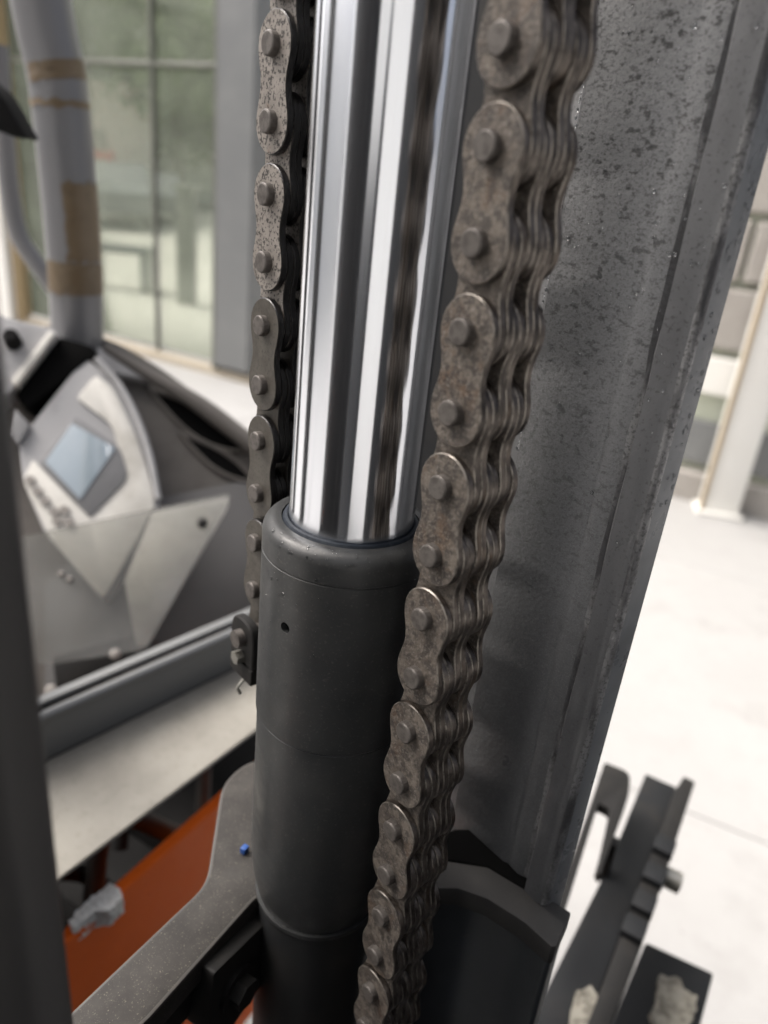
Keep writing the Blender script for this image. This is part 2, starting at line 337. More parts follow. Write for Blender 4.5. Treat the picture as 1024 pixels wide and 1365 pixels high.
# ---------------------------------------------------------------- leaf chains
PIT = .0254; TH = .0029; STK = .00305
def plate_mesh(name, ra=.0114, waist=.0090, th=TH, ch=.0004):
    pts = []
    n = 12
    for k in range(n+1):
        t = math.pi*k/n; pts.append((ra*math.cos(t), PIT/2 + ra*math.sin(t)))
    side = []
    for k in range(1, 10):
        z = PIT/2*(1 - 2*k/10); w_ = waist + (ra-waist)*(1-math.cos(math.pi*abs(z)/(PIT/2)))/2; side.append((w_, z))
    pts += [(-w_, z) for w_, z in side]
    pts += [(-x, -z) for x, z in pts[:n+1]]
    pts += [(w_, z) for w_, z in reversed(side)]
    bm = bmesh.new(); rings = []
    m_ = len(pts)
    for l, ins in ((0, ch), (ch, 0), (th-ch, 0), (th, ch)):
        r = []
        for i, (x, z) in enumerate(pts):
            px, pz = pts[i-1]; nx, nz_ = pts[(i+1) % m_]
            t = Vector((nx-px, nz_-pz)).normalized(); nn = Vector((t.y, -t.x))
            r.append(bm.verts.new((l, x - nn.x*ins, z - nn.y*ins)))
        rings.append(r)
    f1 = bm.faces.new(rings[0]); f2 = bm.faces.new(rings[-1][::-1])
    for a, b in zip(rings, rings[1:]):
        for k in range(m_):
            f = bm.faces.new((a[k], b[k], b[(k+1) % m_], a[(k+1) % m_])); f.material_index = 1 if a is rings[1] else 2
    bmesh.ops.recalc_face_normals(bm, faces=bm.faces); smooth(bm, 28)
    me = bpy.data.meshes.new(name); bm.to_mesh(me); bm.free(); return me
def pin_mesh(name, l0, l1, r=.0043):
    bm = bmesh.new(); rings = []
    n = 20
    for l, rr in ((l0, r*.84), (l0+.0002, r*.94), (l0+.0006, r), (l1-.0006, r), (l1-.0002, r*.94), (l1, r*.84)):
        rings.append([bm.verts.new((l, rr*math.cos(2*math.pi*k/n), rr*math.sin(2*math.pi*k/n))) for k in range(n)])
    bm.faces.new(rings[0]); bm.faces.new(rings[-1][::-1])
    for a, b in zip(rings, rings[1:]):
        for k in range(n): bm.faces.new((a[k], b[k], b[(k+1) % n], a[(k+1) % n]))
    bmesh.ops.recalc_face_normals(bm, faces=bm.faces); smooth(bm, 18)
    me = bpy.data.meshes.new(name); bm.to_mesh(me); bm.free(); return me
def chain(name, org, k0, k1, phase, mats, label, jit, kswap=99):
    t = thing(name, (org.x, org.y, CAMZ + org.z - k1*PIT), label, 'leaf chain', 'lift chains beside the chrome rod')
    pm = plate_mesh(name + '_plate_mesh'); pm.materials.append(mats[0]); pm.materials.append(mats[1]); pm.materials.append(mats[4])
    pm2 = pm.copy(); pm2.materials[0] = mats[3] if len(mats) > 3 else mats[0]
    qm = pin_mesh(name + '_pin_mesh', 0, 8*STK + .0062); qm.materials.append(mats[2])
    rz = Matrix.Rotation(A, 4, 'Z')
    # local x = LAT, local y = FOR, local z up
    for k in range(k0, k1):
        zc = CAMZ + org.z - k*PIT
        o = bpy.data.objects.new('pin', qm); COL.objects.link(o)
        p = Vector((org.x, org.y, zc)); ax = random.random()*6
        o.matrix_world = Matrix.Translation(p) @ rz @ Matrix.Rotation(ax, 4, 'X')
        o.parent = t; o.matrix_parent_inverse = Matrix.Translation(t.location).inverted()
        even = (k + phase) % 2 == 0
        for i in ((0, 3, 4, 7) if even else (1, 2, 5, 6)):
            o = bpy.data.objects.new('link_plate', pm if k < kswap else pm2); COL.objects.link(o)
            pp = p - ZZ*(PIT/2) + LAT*(.0032 + i*STK + random.uniform(-.00006, .00006)) + FOR*random.uniform(-jit, jit)
            o.matrix_world = Matrix.Translation(pp) @ rz @ Matrix.Rotation(random.uniform(-.012, .012), 4, 'X')
            o.parent = t; o.matrix_parent_inverse = Matrix.Translation(t.location).inverted()
    return t
OL = Vector((-.0607, .3150, .0421)); OR_ = Vector((.0162, .2295, .0373))
chain('lift_chain', OL, -4, 10, 0, (M['plate_l'], M['edge_l'], M['pin'], M['plate_l2'], M['edge_l']), 'greasy black-sided leaf chain left of the rod with pitted pale front plates', .0002, 4)
chain('lift_chain', OR_, -5, 26, 1, (M['plate_r'], M['edge_r'], M['pin'], M['plate_r'], M['rub']), 'dry brown-grey leaf chain right of the rod, its stacked plate edges showing', .0003)

# anchor at the foot of the left chain
az = CAMZ + OL.z - 10*PIT
anc = thing('chain_anchor', (OL.x, OL.y, az-.06), 'dark forked anchor with split pin at the foot of the left chain', 'chain anchor')
ap = Vector((OL.x, OL.y, az))
for q, l in enumerate((-.0035, .0265)):
    pts = rounded([(-.0105, .010), (.0105, .010), (.0105, -.014), (-.0105, -.014)], (.009, .009, .001, .001))
    obj('fork_cheek', prism([ap + LAT*l + FOR*x + ZZ*z for x, z in pts], LAT*.005, .0006, 1), M['bracket_dark'], anc)
obj('fork_base', box(ap + LAT*.014 - ZZ*.0190, LAT*.036, FOR*.021, ZZ*.009, .001), M['bracket_dark'], anc)
obj('threaded_stud', tube([ap + LAT*.014 - ZZ*.0285, ap + LAT*.014 - ZZ*.05], .006), M['bracket_dark'], anc)
obj('anchor_pin', tube([ap - LAT*.0075, ap + LAT*.034], .0045), M['pin'], anc)
obj('bolt_head', tube([ap - LAT*.0075 - ZZ*.011, ap - LAT*.0035 - ZZ*.011], .0036, 6), M['bolt'], anc)
obj('split_pin', tube(spline([ap + LAT*.003 + FOR*.004 - ZZ*.028, ap - LAT*.002 + FOR*.005 - ZZ*.034, ap - LAT*.001 + FOR*.004 - ZZ*.038]), .0009, 8), M['bolt'], anc)

# ---------------------------------------------------------------- mast channel (right)
W = .07
chn = thing('mast_channel', mast(W+.02, -.04, -.31), 'wet pitted grey steel mast channel right of the chains', 'mast channel')
# plan profile (lateral, forward), swept up; faces looking back at the chains first
prof = [(W+.034, .075), (W+.034, -.0060), (W+.030, -.0080), (W+.0020, -.0100), (W+.0012, -.0225), (W, -.0240), (W, -.0600), (W+.0005, -.0615), (W+.0009, -.0632), (W+.0004, -.0650),
        (W+.0003, -.0700), (W+.0014, -.0725), (W+.0022, -.0752), (W+.0012, -.0768), (W-.0030, -.0774), (W-.0040, -.0782), (W-.0042, -.0852), (W-.0034, -.0882), (W-.0018, -.0898), (W+.0002, -.0905)]
back = [(W+.0115, -.0905), (W+.0125, -.0895), (W+.0125, -.0790), (W+.0145, -.0600), (W+.040, -.0300), (W+.040, .075)]
def sweep(pr, z0, z1, n=60, wob=.0007):
    bm = bmesh.new(); rows = []
    for i in range(n+1):
        z = z0 + (z1-z0)*i/n
        rows.append([bm.verts.new(mast(l + (wob*noise.noise((j*1.3, z*60, 3)) if 4 <= j <= 16 else 0), f + (wob*2*noise.noise((j*2.1, z*45, 9)) if 6 <= j <= 14 else 0), z)) for j, (l, f) in enumerate(pr)])
    m_ = len(pr)
    for a, b in zip(rows, rows[1:]):
        for j in range(m_): 
            bm.faces.new((a[j], a[(j+1) % m_], b[(j+1) % m_], b[j]))
    bm.faces.new(rows[0][::-1]); bm.faces.new(rows[-1])
    for f in bm.faces:
        c = f.calc_center_median() - C0
        l_, f_ = c.dot(LAT), c.dot(FOR)
        f.material_index = 3 if f_ > -.0100 else 2 if f_ < -.0900 else (1 if f_ < -.0745 or f_ > -.022 else 0)
        if -.0241 < f_ < -.0224 or -.0751 < f_ < -.0724 or (-.0906 < f_ < -.0880 and l_ < W): f.material_index = 4
    bmesh.ops.recalc_face_normals(bm, faces=bm.faces); smooth(bm, 40); return bm
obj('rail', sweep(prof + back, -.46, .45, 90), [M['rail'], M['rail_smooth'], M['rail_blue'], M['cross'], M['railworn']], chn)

# foot block and roller under the channel
zb = CAMZ - .31
def zpoly(px, z): return [atZ(x, y, z) for x, y in px]
foot = thing('channel_foot_block', atZ(680, 1230, CAMZ-.6), 'black foot block with dusty top under the mast channel', 'mast foot')
fp = [(560, 1135), (600, 1136), (640, 1146), (690, 1172), (762, 1216), (742, 1262), (735, 1262), (700, 1230), (650, 1198), (610, 1184), (560, 1184)]
obj('top_cap', prism(zpoly(fp, zb), -ZZ*.012, .0015), M['crosstop'], foot)
fp = [(p[0], p[1]) for p in rounded(fp, [0, 30, 30, 40, 12, 12, 4, 40, 40, 40, 0], 4)]
fp2 = [(x+(-1 if x > 700 else 0), y-2) for x, y in fp]
obj('block', prism(zpoly(fp2, zb-.0125), -ZZ*.45, .003), M['footpaint'], foot)
shoe = thing('guide_shoe', atZ(650, 1140, zb-.02), 'black curved guide shoe behind the dusty cap at the foot of the channel', 'guide shoe')
sh_ = [(585, 1112), (606, 1103), (640, 1102), (672, 1113), (700, 1138), (722, 1172), (742, 1206), (700, 1186), (650, 1156), (585, 1146)]
obj('shoe_body', prism(zpoly(sh_, zb+.001), -ZZ*.04, .003, 3), M['dark'], shoe)

# ---------------------------------------------------------------- near upright, left edge of frame
PL, PF = -.1440, -.0800
up = thing('mast_upright', mast(PL-.02, -.05, -1.3), 'out of focus dark upright post at the left edge, close to the lens', 'mast upright')
pr = [(PL, PF), (PL, PF+.020), (PL-.006, PF+.026), (PL-.006, .004), (PL-.05, .004), (PL-.05, -.092), (PL-.012, -.092)]
obj('post_body', prism([Vector((*mast(l, f, 0).xy, .1)) for l, f in rounded(pr, .004)], ZZ*2.0, 0), M['post'], up)

# ---------------------------------------------------------------- lower left clamp bracket
zk = CAMZ - .338
brk = thing('clamp_bracket', atZ(330, 1160, zk-.04), 'dusty dark steel clamp arm holding the foot of the cylinder', 'bracket')
bp = rounded([(380, 1008), (330, 1014), (296, 1044), (275, 1178), (20, 1420), (90, 1460), (200, 1356), (339, 1199), (352, 1190), (420, 1190)], (0, 20, 26, 22, 0, 0, 0, 30, 10, 0))
arm = prism(zpoly(bp, zk), -ZZ*.016, .0016)
for f in arm.faces: f.material_index = 1 if .2 < f.normal.z < .97 else 0
obj('arm', arm, [M['bracket'], M['worn']], brk)
bp2 = [(300, 1190), (60, 1410), (100, 1452), (206, 1354), (341, 1203), (410, 1195), (410, 1150)]
obj('arm_web', prism(zpoly(bp2, zk-.0165), -ZZ*.03, .002), M['bracket_dark'], brk)
n_f = (atZ(206, 1354, zk) - atZ(341, 1203, zk)).cross(ZZ).normalized()
if n_f.y > 0: n_f = -n_f
bc = atP(310, 1312, atZ(206, 1354, zk) + n_f*.004, n_f)
lug = rounded([(357, 1228), (285, 1299), (280, 1385), (300, 1385), (357, 1302), (372, 1262)], 6)
obj('lug', prism([atP(x, y, bc + n_f*.002, n_f) for x, y in lug], -n_f*.02, .0015), M['bracket_dark'], brk)
obj('washer', tube([bc + n_f*.001, bc + n_f*.0042], .0115, 28), M['bracket_dark'], brk)
obj('bolt_head', tube([bc + n_f*.004, bc + n_f*.0105], .0078, 6), M['bracket_dark'], brk)
ch = tag(obj('plastic_scrap', box(atZ(326, 1136, zk) + ZZ*.002, BX*.004, BY*.0032, ZZ*.004, .0006), M['blue']), 'tiny bright blue plastic scrap lying on the bracket beside the cylinder', 'plastic scrap')

# ---------------------------------------------------------------- truck body: battery bay, board, rail
zo = CAMZ - .56
bay = thing('battery_bay', atZ(200, 1200, zo-.3), 'orange steel battery bay side, open at the top, behind the clamp arm', 'truck body')
e0, e1 = atZ(20, 1317, zo), atZ(345, 1026, zo)
ed = (e1-e0).normalized(); en = Vector((ed.y, -ed.x, 0)); en = en if en.y < 0 else -en
obj('side_wall', box((e0+e1)/2 - ed*.24 - en*.006 - ZZ*.2, ed*((e1-e0).length+.54), en*.012, ZZ*.4, .004, 3), M['orange'], bay)
obj('bay_floor', box((e0+e1)/2 - en*.25 - ZZ*.3, ed*1.2, en*.48, ZZ*.02), M['black'], bay)
obj('back_wall', box((e0+e1)/2 - en*.42 - ZZ*.15, ed*1.2, en*.012, ZZ*.3), M['black'], bay)
bt = thing('battery', (e0+e1)/2 - en*.2 - ZZ*.29, 'black battery block in shade inside the orange bay', 'battery')
for k in range(5):
    c = (e0+e1)/2 - en*.17 + ed*(k-2.4)*.105 - ZZ*(.27 + .012*(k % 2))
    obj('cell', box(c, ed*.1, en*.2, ZZ*.22, .004), M['black'], bt)
obj('cable', tube(spline([(e0+e1)/2 - en*.1 + ed*(.25-.12*k) - ZZ*(.05 - .012*(k % 2)) for k in range(5)]), .007, 10), M['black'], bt)
for k in range(6):
    q = (e0+e1)/2 - en*random.uniform(.05, .22) + ed*(-.30 + k*.09)
    hs_ = [q - ZZ*.12, q + ed*.05 - ZZ*random.uniform(.02, .05) - en*.03, q + ed*.10 - ZZ*random.uniform(.03, .07), q + ed*.15 - ZZ*.14 - en*.02]
    tag(obj('battery_cable', tube(spline(hs_, 5), random.choice((.006, .008, .010)), 10), M['bracket_dark'] if k % 2 else M['black']), 'dark cable loop lying in the shade inside the orange bay', 'cable', 'cables inside the orange bay')
# end post of the bay seen as orange at the far right end
fo = [(92, 1228), (98, 1238), (118, 1222), (128, 1214), (146, 1213), (164, 1196), (160, 1184), (146, 1178), (122, 1196), (104, 1212)]
foam = tag(obj('foam_piece', rough_block([atZ(x, y, zo+.006) for x, y in fo], -ZZ*.018, .0016, 320, 4), M['foam']), 'torn white foam piece on the orange bay edge', 'foam piece')

zp = CAMZ - .50
p0, p1 = atZ(85, 1165, zp), atZ(338, 975, zp)
pd = (p1-p0).normalized(); pn = Vector((-pd.y, pd.x, 0)); pn = pn if pn.y > 0 else -pn
q0 = atZ(70, 1010, zp)
depth = (q0-p0).dot(pn)
bod = tag(obj('cover_board', prism([p0 - pd*.3, p1 + pd*.5, atZ(338, 880, zp) + (atZ(338, 880, zp)-q0).normalized()*.5, q0 + (q0-atZ(338, 880, zp)).normalized()*.3], -ZZ*.004, .0006, 1), M['board']), 'dusty beige cover board with straight cut front edge above the orange bay', 'cover board')
r0, r1 = atZ(70, 1010, zp), atZ(338, 880, zp); rd = (r1-r0).normalized(); rn = Vector((-rd.y, rd.x, 0)); rn = rn if rn.y > 0 else -rn
rail = thing('side_rail', (r0+r1)/2, 'long pale grey folded rail along the back of the beige board', 'rail')
hgt = (atP(200, 895, r0, rn)-r0).z
obj('web_strip', prism([r0 - rd*.3 + ZZ*.001, r1 + rd*.5 + ZZ*.001, r1 + rd*.5 + rn*.006 + ZZ*.001, r0 - rd*.3 + rn*.006 + ZZ*.001], ZZ*hgt, .001), M['railgrey'], rail)
obj('rolled_lip', tube([r0 - rd*.3 + ZZ*(hgt+.003) - rn*.001, r1 + rd*.5 + ZZ*(hgt+.003) - rn*.001], .0052, 16), M['railgrey'], rail)
obj('top_flange', prism([r0 - rd*.3 + ZZ*(hgt+.006) + rn*.008, r1 + rd*.5 + ZZ*(hgt+.006) + rn*.008, r1 + rd*.5 + rn*.018 + ZZ*(hgt+.006), r0 - rd*.3 + rn*.018 + ZZ*(hgt+.006)], ZZ*.005, .001), M['railgrey'], rail)

# ---------------------------------------------------------------- control console
cp0 = atY(140, 600, .86)
cn = (-(ray(140, 600).normalized()) + ZZ*.35 + LAT*-.1).normalized()      # faces the driver side and up
con = thing('control_console', cp0 - ZZ*.3, 'pale control console with small display and keypad on a brown-grey shroud', 'control console')
def cface(px, off=0): return [atP(x, y, cp0 + cn*off, cn) for x, y in px]
def cslab(name, px, off, th, m, w_=.002, seg=2): return obj(name, prism(cface(px, off), -cn*th, w_, seg), m, con)
# shroud behind everything
sh = rounded([(150, 452), (215, 490), (345, 585), (420, 650), (420, 860), (300, 850), (60, 940), (-60, 900), (-40, 470), (60, 430)], (30, 30, 20, 5, 5, 5, 5, 5, 20, 20))
cslab('shroud', sh, -.05, .14, M['shroud'], .012, 3)
# ridge along the shroud's top edge
ridge = spline([atP(x, y, cp0 - cn*.03, cn) for x, y in ((140, 462), (200, 500), (260, 535), (320, 580), (380, 630))], 5)
obj('shroud_ridge', tube(ridge, [.006 + .006*min(1, k/12) for k in range(len(ridge))], 16), M['shroud'], con)
# side panel lower
cslab('side_panel', rounded([(190, 668), (330, 640), (420, 640), (420, 850), (330, 824), (150, 905), (60, 925), (60, 780)], 4), -.046, .03, M['shroud_low'], .003)
# two scooped vents
def lens(ax, ay, bx, by, wd, k=10):
    a_ = Vector((ax, ay)); b_ = Vector((bx, by)); d = (b_-a_); n_ = Vector((-d.y, d.x)).normalized(); out = []
    for i in range(k+1): t = i/k; out.append(a_ + d*t + n_*wd*math.sin(math.pi*t)**.8*(.55+.6*t))
    for i in range(k-1, 0, -1): t = i/k; out.append(a_ + d*t - n_*wd*.75*math.sin(math.pi*t)**.8*(.55+.6*t))
    return out
for pa in ((204, 522, 322, 597, 20), (244, 580, 334, 638, 13)):
    rim = lens(*pa); v = cslab('vent', rim, -.046, .03, M['dark'], 0)
    ring = [atP(x, y, cp0 - cn*.047, cn) for x, y in lens(pa[0]-4, pa[1]-3, pa[2]+4, pa[3]+4, pa[4]+3)]
    obj('vent_rim', tube(ring + ring[:1], .0032, 8, caps=False), M['shroud'], v)
# instrument head: base plate (light grey), warm white border, display, keypad
head = rounded([(118, 470), (160, 520), (196, 590), (214, 672), (204, 700), (140, 804), (60, 712), (30, 640), (24, 585), (42, 566)], (6, 30, 40, 20, 10, 10, 10, 10, 10, 6), 6)
cslab('head_housing', head, .0, .055, M['panel2'], .005, 3)
edge = spline([atP(x, y, cp0 + cn*.002, cn) for x, y in ((128, 478), (158, 512), (182, 556), (200, 608), (211, 665))], 5)
obj('edge_trim', tube(edge, .0042, 12), M['panel2'], con)
border = rounded([(128, 500), (150, 516), (182, 580), (203, 650), (206, 676), (138, 798), (66, 716), (30, 640), (44, 612), (120, 690), (168, 640), (150, 566), (102, 530)], (4, 12, 30, 20, 8, 8, 10, 8, 4, 2, 12, 14, 6), 4)
cslab('warm_border', border, .004, .008, M['panel'], .0015)
cslab('display_bezel', rounded([(100, 556), (158, 594), (172, 636), (120, 690), (52, 618)], (3, 8, 14, 3, 3)), .006, .009, M['panel3'], .0015)
dspl = cslab('display', rounded([(96, 564), (154, 597), (107, 666), (60, 616)], 3), .0075, .005, M['screen'], .0006)
for x, y in ((40, 640), (50, 655), (60, 668), (72, 682), (86, 680), (76, 694), (92, 696)):
    c = atP(x, y, cp0 + cn*.006, cn)
    obj('key', tube([c - cn*.003, c + cn*.0008], .0055, 14), M['button'], con)
ck = atP(40, 640, cp0 + cn*.006, cn)
# upper left module with dark gap
cslab('dark_slot', rounded([(80, 450), (124, 462), (132, 490), (118, 480), (38, 542), (20, 528)], (3, 6, 3, 3, 3, 6)), .001, .05, M['dark'], .002)
cslab('upper_panel', rounded([(-60, 400), (10, 424), (70, 438), (78, 446), (14, 520), (-60, 560)], 3), .010, .05, M['panel2'], .002)
cslab('slot_edge', rounded([(66, 440), (74, 444), (22, 514), (14, 508)], 2), .016, .02, M['panel'], .0012)
kn = atP(18, 456, cp0 + cn*.012, cn)
obj('knob', tube([kn - cn*.01, kn + cn*.018, kn + cn*.022], [.0105, .0095, .007], 18), M['black'], con)
cslab('small_label', rounded([(20, 545), (40, 566), (24, 592), (10, 580)], 2), .008, .008, M['panel3'], .001)
# arch trim at the shroud's shoulder
at_ = [atP(x, y, cp0 - cn*.03, cn) for x, y in ((128, 462), (150, 466), (180, 486), (200, 508), (176, 502), (146, 496), (136, 492))]
obj('shoulder_trim', prism(at_, -cn*.03, .004, 2), M['panel2'], con)
# dark bracket below the clear guard
cslab('lower_bracket', rounded([(70, 876), (192, 842), (200, 870), (150, 905), (76, 932)], 3), -.03, .02, M['bracket_dark'], .002)
for x, y in ((154, 872), (68, 922), (270, 697)):
    c = atP(x, y, cp0 - cn*.03, cn)
# clear plastic guard in front
gp = cp0 + cn*.05
gn = cn
grd = thing('clear_guard', atP(180, 860, gp, gn), 'scuffed clear plastic guard plate in front of the console, held by screws', 'plastic guard')
go = rounded([(24, 716), (312, 656), (195, 866), (66, 886), (20, 880)], (0, 14, 12, 4, 0))
obj('sheet', prism([atP(x, y, gp, gn) for x, y in go], -gn*.004, 0), M['clear'], grd)
for x, y, r_ in ((270, 697, .006), (154, 872, .006), (68, 920, .006), (82, 765, .003), (93, 772, .003)):
    c = atP(x, y, gp, gn); obj('screw', tube([c - gn*.006, c + gn*.002, c + gn*.0035], [r_, r_, r_*.6], 14), M['button'] if r_ < .005 or y > 800 else M['bracket_dark'], grd)
# the pale backing plate seen through it
bk = rounded([(204, 682), (306, 662), (304, 676), (196, 860), (182, 862), (166, 775)], (4, 8, 8, 6, 6, 4))
cslab('backing_plate', bk, .02, .006, M['panel'], .001)

# ---------------------------------------------------------------- guard tube with packing tape
YT = .98
tc_ = [(50, -90), (52, -20), (62, 40), (76, 105), (87, 202), (96, 303), (101, 380), (104, 470), (106, 520)]
tp = spline([atY(x, y, YT) for x, y in tc_], 6)
rt = .0325
gt = thing('guard_tube', tp[-1], 'grey painted bent guard tube with peeling brown packing tape', 'tube')
obj('bent_tube', tube(tp, rt, 32), M['tubegrey'], gt)
tap = [p for p in tp]
def tape(y0, y1, a0, a1, name='packing_tape', jag=4, wob0=0.):
    """a strip of tape around the tube between two heights given in photo rows"""
    i0, i1 = None, None
    P = spline([atY(x, y, YT) for x, y in tc_], 30)
    def row(p):
        d = p - CAM; return 682.5 - 1000*d.dot(UP)/d.dot(FW)
    seg = [p for p in P if y0-14 <= row(p) <= y1+14]
    bm = bmesh.new(); na, nb = 28, 14; g = []
    t = (seg[-1]-seg[0]).normalized(); front = (CAM-seg[0]); front = (front - t*front.dot(t)).normalized(); sidev = t.cross(front)
    for i in range(nb+1):
        r_ = []
        for j in range(na+1):
            a_ = a0 + (a1-a0)*j/na
            f0 = (14 + wob0*(j/na-.5) + jag*noise.noise((j*.35, 1, y0)))/(y1-y0+28); f1 = 1-(14 - wob0*(j/na-.5)*.6 + jag*noise.noise((j*.3, 5, y1)))/(y1-y0+28)
            u = (f0 + (f1-f0)*i/nb)*(len(seg)-1); k = min(int(u), len(seg)-2); p = seg[k].lerp(seg[k+1], u-k)
            aa = a_ + .12*noise.noise((i*.5, 7, y0))*(1 if j in (0, na) else 0)
            r_.append(bm.verts.new(p + (front*math.cos(aa) + sidev*math.sin(aa))*(rt+.0009)))
        g.append(r_)
    for a, b in zip(g, g[1:]):
        for j in range(na): bm.faces.new((a[j], a[j+1], b[j+1], b[j]))
    bmesh.ops.recalc_face_normals(bm, faces=bm.faces); bmesh.ops.solidify(bm, geom=bm.faces[:], thickness=.0004); smooth(bm)
    return obj(name, bm, M['tape'], gt)
SGN = 1 if ((tp[5]-tp[4]).normalized().cross(CAM-tp[4])).x > 0 else -1
def T(y0, y1, l, r, **k): a_, b_ = (l*1.5, r*1.5) if SGN > 0 else (-r*1.5, -l*1.5); tape(y0, y1, a_, b_, **k)
T(86, 112, -.7, 1.05, wob0=10)
T(136, 146, -1.0, 1.05, jag=5)
T(238, 344, -.15, 1.05, jag=8)
T(347, 391, -.85, 1.05, jag=3)

# slimmer bent pipe and dark mirror shell at the far left
pp = spline([atY(x, y, 1.15) for x, y in ((-2, 60), (2, 130), (8, 200), (14, 260), (26, 315), (48, 350), (80, 395), (110, 440))], 6)
bpipe = tag(obj('bent_pipe', tube(pp, .013, 16), M['tubegrey']), 'slim grey bent pipe at the far left behind the taped tube', 'pipe')
mp_ = [(-40, 90), (-6, 118), (10, 140), (30, 176), (36, 186), (20, 184), (-10, 172), (-40, 165)]
tag(obj('mirror_shell', prism([atY(x, y, .8) for x, y in mp_], Vector((0, .03, 0)), .004, 3), M['black']), 'pointed black plastic shell at the far left edge', 'plastic shell')

# ---------------------------------------------------------------- outrigger bars, lower right
zr = CAMZ - .60
out = thing('angle_bar', atZ(830, 1200, zr-.05), 'dark notched steel angle bar running down at lower right', 'angle bar')
def zs(name, px, z, th, m, w_=.0015, parent=out, off=0): return obj(name, prism(zpoly(px, z), -ZZ*th, w_), m, parent)
zs('flat', [(861, 1031), (902, 1049), (822, 1262), (770, 1400), (690, 1400), (740, 1296), (808, 1160)], zr, .02, M['cross'], .002)
zs('lip', [(912, 1034), (927, 1042), (858, 1254), (800, 1400), (770, 1400), (822, 1262), (900, 1052)], zr+.012, .03, M['bracket_dark'], .002)
for k, (x, y) in enumerate(((885, 1130), (872, 1168), (858, 1206), (845, 1240))):
    c = atZ(x, y, zr+.014); obj('notch_block', box(c, BX*.022, BY*.02, ZZ*.012, .002), M['cross'], out)
for x, y in ((748, 1392), (838, 1150)):
    c = atZ(x, y, zr-.02); obj('leg', box(c - ZZ*((zr-.03)/2), BX*.018, BY*.018, ZZ*(zr-.032), .001), M['cross'], out)
gq = atZ(813, 1128, zr+.038); obj('gusset', box(gq - ZZ*.02 + BX*.004, BX*.012, BY*.012, ZZ*.05, .001), M['bracket_dark'], out)
bl = tag(obj('stud', tube([atZ(886, 1168, zr-.01), atZ(906, 1178, zr-.012)], .0105, 14), M['bolt']), 'short zinc stud end poking out right of the notched bar', 'stud')
pl = tag(obj('corner_plate', prism([atZ(x, y, zr+.05) for x, y in rounded([(806, 1016), (841, 1030), (838, 1062), (803, 1156), (801, 1165), (796, 1160), (814, 1078), (798, 1070), (745, 1240), (730, 1240)], (4, 12, 8, 2, 2, 2, 5, 3, 2, 2))], -ZZ*.012, .0015), M['bracket_dark']), 'dark plate with rounded corner beside the channel foot', 'plate')
zx = CAMZ - .68
bx = thing('dark_box', atZ(900, 1330, zx-.2), 'dark box with crumbled pale foam on its lid at lower right', 'box')
obj('lid', prism(zpoly([(861, 1255), (952, 1297), (915, 1440), (790, 1440), (800, 1400)], zx), -ZZ*(zx-.012), .003), M['cross'], bx)
fpt = rounded([(880, 1298), (908, 1305), (912, 1318), (930, 1326), (928, 1352), (916, 1370), (872, 1372), (868, 1350), (876, 1330)], 3)
tag(obj('foam_crumb', rough_block(zpoly(fpt, zx+.006), -ZZ*.0055, .0025, 190), M['crumb']), 'crumbled pale foam patch lying on the dark box', 'foam patch')
fp3 = rounded([(768, 1322), (790, 1312), (798, 1330), (788, 1400), (752, 1400)], 3)
tag(obj('foam_crumb', rough_block(zpoly(fp3, zr+.007), -ZZ*.0065, .0025, 190), M['crumb']), 'pale foam scrap on the angle bar at the bottom edge', 'foam scrap')

# ---------------------------------------------------------------- right background: stone wall and white door frame
wp0 = atZ(960, 676, .01)
def wpt(px, py, off=0): return atP(px, py, wp0 - WY*off, WY)
wall = thing('stone_wall', wp0 + WY*.1, 'pale green rendered wall with brown stone blocks behind the white post', 'wall')
wu0 = (wpt(700, 640)-wp0).dot(WX); wu1 = (wpt(1300, 760)-wp0).dot(WX)
ulo, uhi = min(wu0, wu1), max(wu0, wu1)
ulo = -1.6; uhi = 1.6
def wbox(name, u0, u1, z0, z1, d0, d1, m, w_=.004):
    return obj(name, box(wp0 + WX*(u0+u1)/2 + ZZ*((z0+z1)/2 - wp0.z) + WY*((d0+d1)/2), WX*(u1-u0), WY*(d1-d0), ZZ*(z1-z0), w_, 1), m, wall)
wbox('render_coat', ulo, uhi, 0, 3.4, .06, .3, M['render'])
me_s = None
zz = [(.78, 1.06), (1.09, 1.36), (1.39, 1.7)]
for r_, (z0, z1) in enumerate(zz):
    for k in range(8):
        u = ulo + (k + .5*(r_ % 2))*.40
        wbox('stone_block', u+.01, u+.39, z0, z1, .0, .058, M['stone'], .012)
wbox('plinth', ulo, uhi, 0, .16, -.02, .058, M['stone'], .01)
for k in range(6): wbox('grey_panel', ulo + k*.53+.01, ulo+k*.53+.52, .2, .42, .02, .058, M['greyframe'], .006)
wbox('coping', ulo, uhi, .56, .74, .0, .058, M['whiteframe'], .006)
# white post frame in front of the wall
pw = wp0 - WY*.25
dp = thing('white_post', atZ(958, 690, .01), 'white painted post standing on the pale floor at the right', 'post')
b0, b1 = atZ(930, 682, .012), atZ(984, 692, .012)
pdv = (b1-b0); pdn = Vector((-pdv.y, pdv.x, 0)).normalized(); pdn = pdn if pdn.y > 0 else -pdn
obj('shaft', box((b0+b1)/2 + pdn*.05 + ZZ*1.4, pdv*.93, pdn*.1, ZZ*2.8, .006), M['whiteframe'], dp)
obj('edge_strip', box(b0 + pdv.normalized()*.008 - pdn*.004 + ZZ*1.4, pdv.normalized()*.018, pdn*.02, ZZ*2.8, .002), M['tanframe'], dp)
obj('base_plate', box((b0+b1)/2 + pdn*.04 + ZZ*.01, pdv*1.15, pdn*.16, ZZ*.02, .003), M['whiteframe'], dp)

